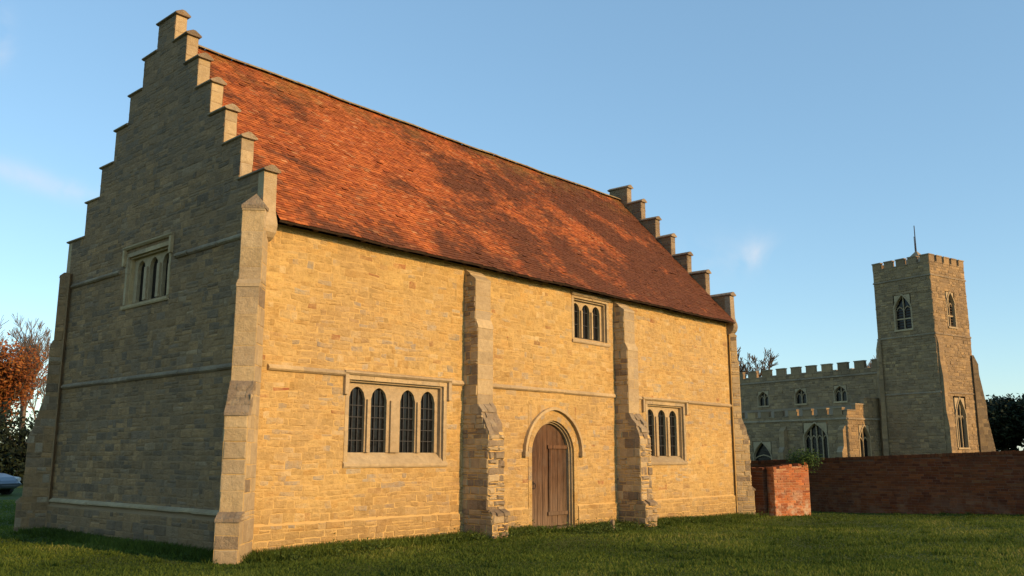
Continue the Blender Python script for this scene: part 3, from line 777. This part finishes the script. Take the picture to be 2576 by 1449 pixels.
for i,fr in enumerate((FW,FL,FB,FRr)):
    hs=wh[i]; panel(mb,fr,0,TW,-.5,19.3,hs,1)
    stones(mb,fr,-.4,19.3,lambda z:[(0,TW)],holes=hs,hr=(.18,.34),lr=(.25,.8),raise_=(.005,.05),m=0,gap=.014,bev=.03,jit=.02)
tower=mb.obj("tower",church,label="tall square battlemented stone tower")
for z in (18.05,12.6,7.3):
    mb=MB([m_chu,m_cap])
    for fr in (FW,FL,FB,FRr): mb.prof(fr,[(.0,z-.08),(.08,z-.06),(.08,z+.02),(.0,z+.10)],-.06,TW+.06,1)
    mb.obj("string_course",tower)
mb=MB([m_chu,m_cap])
for fr in (FW,FL,FB,FRr): merlons(mb,fr,TW,19.3,w=.85,g=.5,h=.62)
mb.face([FW.p(.1,-.1,19.1),FW.p(TW-.1,-.1,19.1),FW.p(TW-.1,-TW+.1,19.1),FW.p(.1,-TW+.1,19.1)],0)
c=FW.p(TW*.5,-TW*.5,19.1)
q=[FW.p(TW*.22,-TW*.22,19.1),FW.p(TW*.78,-TW*.22,19.1),FW.p(TW*.78,-TW*.78,19.1),FW.p(TW*.22,-TW*.78,19.1)]
for i in range(4): mb.face([q[i],q[(i+1)%4],c+Z*2.1],1)
mb.obj("battlement",tower)
mb=MB([m_iron]); mb.tube(c+Z*1.2,c+Z*4.6,.06,.04,6,cap=True); mb.tube(c+Vector((.35,.2,1.0)),c+Vector((.35,.2,3.6)),.04,.03,6,cap=True); mb.obj("flagpole",tower)
pt_window(tower,FW,2.3,3.5,13.4,15.5,16.6,2,True); pt_window(tower,FW,2.1,3.7,2.4,5.1,6.8,3)
pt_window(tower,FL,2.2,3.8,13.3,15.3,16.5,2,True)
def tb(o,u,n,w,st): 
    return buttress(tower,tuple(o),tuple(u),tuple(n),w,st,st[-1][1]+.9,[m_chu,m_morc,m_chu],hr=(.25,.4),lr=(.3,.6))
d1=(XC-YC).normalized();d2=(-XC+YC).normalized()
tb(T+XC*TW,(XC+YC).normalized(),d1,.8,[(-.5,2.2,1.12),(5.0,6.2,.72),(9.0,10.0,.34)]); tb(T+YC*TW,-(XC+YC).normalized(),d2,.8,[(-.5,4.2,.36),(6.0,8.6,.28),(10.2,11.6,.18)])
tb(T+XC*.5,XC,-YC,.8,[(-.5,4.2,.5),(5.6,8.6,.32),(10.2,11.6,.16)])
NL=26; NH=10.0
mb=MB([m_chu,m_morc])
o=T+YC*TW+XC*.3; NF=Fr(o,YC,-XC); NB=Fr(o+XC*6.5,YC,XC); NW=Fr(o,XC,-YC); NE=Fr(o+YC*NL,XC,YC)
chol=[(t-TW-.75,t-TW+.75,6.9,8.6) for t in (10.6,15.4,20.3,25.2)]
for fr,L,hs in ((NF,NL,chol),(NB,NL,[]),(NW,6.5,[]),(NE,6.5,[])):
    panel(mb,fr,0,L,-.5,NH,hs,1); stones(mb,fr,4.5 if fr is NF else 0,NH,lambda z,L=L:[(0,L)],holes=hs,hr=(.2,.36),lr=(.3,.8),raise_=(.005,.05),m=0,gap=.014,bev=.03,jit=.02)
mb.face([NF.p(0,-.3,9.8),NF.p(NL,-.3,9.8),NF.p(NL,-3.25,10.4),NF.p(0,-3.25,10.4)],1); mb.face([NF.p(0,-6.3,9.8),NF.p(NL,-6.3,9.8),NF.p(NL,-3.25,10.4),NF.p(0,-3.25,10.4)],1)
nave=mb.obj("nave",church,label="shaded battlemented nave wall with small clerestory windows")
mb=MB([m_chu,m_cap]); merlons(mb,NF,NL,NH,w=1.1,g=.75,h=.75); merlons(mb,NB,NL,NH,w=1.1,g=.75,h=.75)
mb.prof(NF,[(.0,9.4),(.12,9.42),(.12,9.52),(0,9.6)],0,NL,1); mb.obj("battlement",nave)
for h in chol: pt_window(nave,NF,h[0]+.05,h[1]-.05,7.0,7.9,8.5,2,ringw=.10)
AD=4.9; o=T+YC*(TW+.5)-XC*AD; AF=Fr(o,YC,-XC); AW=Fr(o,XC,-YC); AL=22
mb=MB([m_chu,m_morc,m_cap]); ah=[(2.2,5.0,.9,4.8),(8.9,11.3,-.3,3.1),(14.2,16.6,.9,4.5)]; wh2=[(1.5,3.2,1.2,4.5)]
for fr,L,hs in ((AF,AL,ah),(AW,AD+.3,wh2)):
    panel(mb,fr,0,L,-.5,5.4,hs,1); stones(mb,fr,-.3,5.4,lambda z,L=L:[(0,L)],holes=hs,hr=(.2,.36),lr=(.3,.8),raise_=(.005,.05),m=0,gap=.014,bev=.03,jit=.02)
mb.face([AF.p(0,-.3,5.3),AF.p(AL,-.3,5.3),AF.p(AL,-AD-.3,6.6),AF.p(0,-AD-.3,6.6)],1)
for i,(a,b,zz) in enumerate([(0,1.3,5.75),(1.31,2.7,6.35),(2.71,AD+.28,7.0)]):
    mb.box(AW,a,b,-.4,-.01,5.41,zz,1); stones(mb,AW,5.41,zz,lambda z,a=a,b=b:[(a,b)],m=0,n=-.01,hr=(.22,.3),lr=(.35,.7),raise_=(.005,.03)); mb.box(AW,a-.05,b-.02,-.45,.06,zz,zz+.12,2)
aisle=mb.obj("aisle",church,label="lower battlemented side aisle with sunlit stepped west end")
mb=MB([m_chu,m_cap]); merlons(mb,AF.sh(u=.5),AL-.5,5.4,w=1.0,g=.7,h=.6)
mb.prof(AF,[(.0,4.95),(.12,4.97),(.12,5.07),(0,5.15)],0,AL,1); mb.prof(AW,[(.0,4.95),(.12,4.97),(.12,5.07),(0,5.15)],0,AD,1); mb.obj("battlement",aisle)
pt_window(aisle,AF,2.3,4.9,1.0,3.4,4.7,4,ringw=.12); pt_window(aisle,AF,9.0,11.2,-.2,1.6,3.0,1,ringw=.12); pt_window(aisle,AF,14.3,16.5,1.0,3.2,4.4,3,ringw=.12)
pt_window(aisle,AW,1.6,3.1,1.3,3.2,4.4,2)
for t in (.5,7.2,12.9,18.5):
    buttress(aisle,tuple(AF.p(t,0,0)),tuple(AF.u),tuple(AF.n),.6,[(-.5,2.0,.8),(2.5,4.0,.5)],4.5,[m_chu,m_morc,m_cap],hr=(.25,.4),lr=(.3,.6))

# ------------------------------------------------------------------ parked car
m_paint=simple("silver_blue_paint",(.14,.17,.20),(.12,.15,.18),sc=2,rough=.3,metal=.5,bump=0,spec=.5)
m_tyre=simple("tyre_rubber",(.02,.02,.02),(.03,.03,.03),sc=20); m_rim=simple("alloy_rim",(.4,.4,.41),(.35,.35,.36),sc=20,rough=.3,metal=.8,bump=0)
m_lamp=simple("lamp_lens",(.55,.55,.52),(.5,.5,.48),sc=20,rough=.1,bump=0,spec=.6); m_trim=simple("black_trim",(.02,.02,.02),(.03,.03,.03),sc=10,rough=.5)
def car():
    ctr=Vector((-8.39,-13.2,0)); Fw=Vector((math.sin(math.radians(48)),math.cos(math.radians(48)),0)); R=Vector((Fw.y,-Fw.x,0))
    front=ctr+Fw*38+R*(-20.95)
    ux=R.copy(); ux.rotate(__import__('mathutils').Euler((0,0,math.radians(-12)))); uy=Vector((-ux.y,ux.x,0))
    g=gzf(front.x,front.y)
    def P(x,y,z): return front+ux*(x-4.2)+uy*y+Z*(z+g)
    e=empty("parked_car",tuple(P(2.1,0,0)),"silver hatchback parked on the grass beyond the stable","car")
    st=[(0,.55,.80,.45,.72),(.12,.72,.98,.30,.78),(.7,.80,1.02,.22,.84),(1.6,.83,.98,.2,.86),(2.6,.83,.96,.2,.86),(3.3,.80,.90,.22,.84),(3.9,.70,.76,.26,.80),(4.15,.52,.62,.32,.70),(4.2,.42,.5,.4,.6)]
    mb=MB([m_paint]); rings=[]
    for x,wt,zt_,zb,wm in st:
        zm=(zt_+zb)/2; rings.append([P(x,-wt*.9,zb),P(x,-wm,zb+.1),P(x,-wm,zm),P(x,-wt,zt_-.06),P(x,-wt*.86,zt_),P(x,wt*.86,zt_),P(x,wt,zt_-.06),P(x,wm,zm),P(x,wm,zb+.1),P(x,wt*.9,zb)])
    for a,b in zip(rings,rings[1:]):
        for i in range(10): mb.face([a[i],a[(i+1)%10],b[(i+1)%10],b[i]],0,(.5,.5,.5))
    mb.face(rings[0]);mb.face(rings[-1][::-1])
    cab=[(.15,.70,.97,.70),(.45,.58,1.42,.70),(1.2,.56,1.50,.74),(2.1,.57,1.46,.76),(3.0,.70,.98,.72)]
    prev=None
    for x,wt,zt_,wb in cab:
        r=[P(x,-wb,.93),P(x,-wt,zt_-.04),P(x,-wt*.85,zt_),P(x,wt*.85,zt_),P(x,wt,zt_-.04),P(x,wb,.93)]
        if prev:
            for i in range(5): mb.face([prev[i],prev[i+1],r[i+1],r[i]],0,(.5,.5,.5))
        else: mb.face(r)
        prev=r
    body=mb.obj("body",e)
    wb_=MB([m_gls])
    for s in (-1,1):
        for pts in ([(.55,1.0),(1.35,1.0),(1.35,1.40),(.68,1.36)],[(1.42,1.0),(2.75,1.0),(2.15,1.37),(1.42,1.40)]):
            a=[P(x,s*(.755-(z-.95)*.36),z) for x,z in pts]; b=[q+uy*s*.012 for q in a]; wb_.face(b); 
            for i in range(4): wb_.face([a[i],a[(i+1)%4],b[(i+1)%4],b[i]])
    wb_.face([P(2.95,-.62,1.03),P(2.95,.62,1.03),P(2.2,.5,1.445),P(2.2,-.5,1.445)]); wb_.obj("window",body)
    for x in (.8,3.35):
        for s in (-1,1):
            w=MB([m_tyre]); c=P(x,s*.80,.31); w.tube(c-uy*.1,c+uy*.1,.31,.31,24,cap=True); wo=w.obj("wheel",e)
            r=MB([m_rim]); 
            for k in range(7):
                t=2*math.pi*k/7; r.tube(c+uy*s*.105,c+uy*s*.105+(ux*math.cos(t)+Z*math.sin(t))*.2,.03,.022,5)
            for k in range(20):
                t0=2*math.pi*k/20;t1=2*math.pi*(k+1)/20; r.tube(c+uy*s*.105+(ux*math.cos(t0)+Z*math.sin(t0))*.2,c+uy*s*.105+(ux*math.cos(t1)+Z*math.sin(t1))*.2,.016,.016,5)
            r.obj("rim",wo)
    for s in (-1,1):
        h=MB([m_lamp]); c=P(3.98,s*.60,.66); h.tube(c-ux*.1,c+ux*.14,.12,.09,12,cap=True); h.obj("headlight",e)
        t=MB([m_trim]); t.tube(P(2.75,s*.80,1.0),P(2.75,s*.98,1.04),.03,.07,8,cap=True); t.obj("wing_mirror",e)
car()
random.seed(70)
mb=MB([m_bark]); mb.box(Fr((6.4,27.2,gzf(6,27)),(1,0,0),(0,-1,0)),-.06,.06,-.06,.06,-.1,1.15); mb.obj("fence_post",None,"plain wooden fence post on the grass","post")

# ------------------------------------------------------------------ light, sky, camera
AZ=math.radians(7); EL=math.radians(16)
sd=Vector((math.sin(AZ)*math.cos(EL),-math.cos(AZ)*math.cos(EL),math.sin(EL)))
sl=bpy.data.lights.new("sun",'SUN'); sl.energy=4.9; sl.angle=math.radians(.6); sl.color=(1,.625,.28)
so=bpy.data.objects.new("sun",sl); COL.objects.link(so); so.rotation_euler=sd.to_track_quat('Z','Y').to_euler()
w=bpy.data.worlds.new("World"); scene.world=w; w.use_nodes=True; nt=w.node_tree; bg=nt.nodes["Background"]
sky=nt.nodes.new("ShaderNodeTexSky"); sky.sky_type='NISHITA'; sky.sun_disc=False; sky.sun_elevation=EL; sky.sun_rotation=math.pi-AZ
sky.air_density=1.; sky.dust_density=.3; sky.ozone_density=1.2
bg.inputs[1].default_value=.15
def wn(t): return nt.nodes.new(t)
tc=wn("ShaderNodeTexCoord"); D=tc.outputs["Generated"]
f_=2238.;p_=math.radians(10.73);yw=math.radians(48)
def skydir(x,y):
    u=(x-1288)/f_;v=(724.5-y)/f_; up=v*math.cos(p_)+math.sin(p_);fw=math.cos(p_)-v*math.sin(p_)
    return Vector((math.sin(yw)*fw+math.cos(yw)*u,math.cos(yw)*fw-math.sin(yw)*u,up)).normalized()
def wm(op,a,b):
    q=wn("ShaderNodeMath");q.operation=op
    for i,x in enumerate((a,b)):
        if isinstance(x,(int,float)): q.inputs[i].default_value=x
        else: nt.links.new(x,q.inputs[i])
    return q.outputs[0]
no=wn("ShaderNodeTexNoise"); nt.links.new(D,no.inputs["Vector"]); no.inputs["Scale"].default_value=14; no.inputs["Detail"].default_value=8; no.inputs["Distortion"].default_value=1.2
cur=None
def cloud(c,ax,L,Wd,amt):
    global cur
    c=Vector(c); ax=(Vector(ax)-c); ax=(ax-c*ax.dot(c)).normalized(); bx=c.cross(ax)
    def dotn(v):
        q=wn("ShaderNodeVectorMath");q.operation='DOT_PRODUCT';nt.links.new(D,q.inputs[0]);q.inputs[1].default_value=v;return q.outputs["Value"]
    a=wm('DIVIDE',dotn(ax),L);b=wm('DIVIDE',dotn(bx),Wd)
    r=wm('ADD',wm('MULTIPLY',a,a),wm('MULTIPLY',b,b)); e=wm('POWER',2.718,wm('MULTIPLY',r,-1.))
    e=wm('MULTIPLY',e,wm('GREATER_THAN',dotn(c),0.))
    nn=wn("ShaderNodeMapRange"); nt.links.new(no.outputs[0],nn.inputs[0]); nn.inputs[1].default_value=.38; nn.inputs[2].default_value=.68
    e=wm('MULTIPLY',wm('MULTIPLY',e,nn.outputs[0]),amt)
    cur=e if cur is None else wm('ADD',cur,e)
cloud(skydir(1895,635),skydir(1960,600),.022,.015,.5)
cloud(skydir(1760,660),skydir(1900,640),.06,.025,.25)
cloud(skydir(0,90),skydir(0,50),.02,.010,1.1)
cloud(skydir(110,455),skydir(230,490),.07,.011,.7)
gn=wn("ShaderNodeMix"); gn.data_type='RGBA'; gn.blend_type='MULTIPLY'; gn.inputs[0].default_value=1.
nt.links.new(sky.outputs[0],gn.inputs[6]); gn.inputs[7].default_value=(1.45,1.62,1.62,1)
fl=wn("ShaderNodeMix"); fl.data_type='RGBA'; fl.inputs[0].default_value=.42
nt.links.new(gn.outputs[2],fl.inputs[6]); fl.inputs[7].default_value=(1.75,3.25,5.0,1)
mx=wn("ShaderNodeMix"); mx.data_type='RGBA'; mx.clamp_factor=True
nt.links.new(cur,mx.inputs[0]); nt.links.new(fl.outputs[2],mx.inputs[6]); mx.inputs[7].default_value=(5.2,5.5,6.0,1)
nt.links.new(mx.outputs[2],bg.inputs[0])
cam=bpy.data.cameras.new("camera"); co=bpy.data.objects.new("camera",cam); COL.objects.link(co)
co.location=(-8.39,-13.2,1.6); co.rotation_euler=(math.radians(90+10.73),0,math.radians(-48))
cam.sensor_width=36; cam.lens=36*2238/2576; cam.clip_end=20000; cam.clip_start=.1
scene.camera=co
scene.view_settings.view_transform='Standard'; scene.view_settings.look='None'; scene.view_settings.exposure=0
for o in bpy.data.objects:
    if "wloc" in o: del o["wloc"]
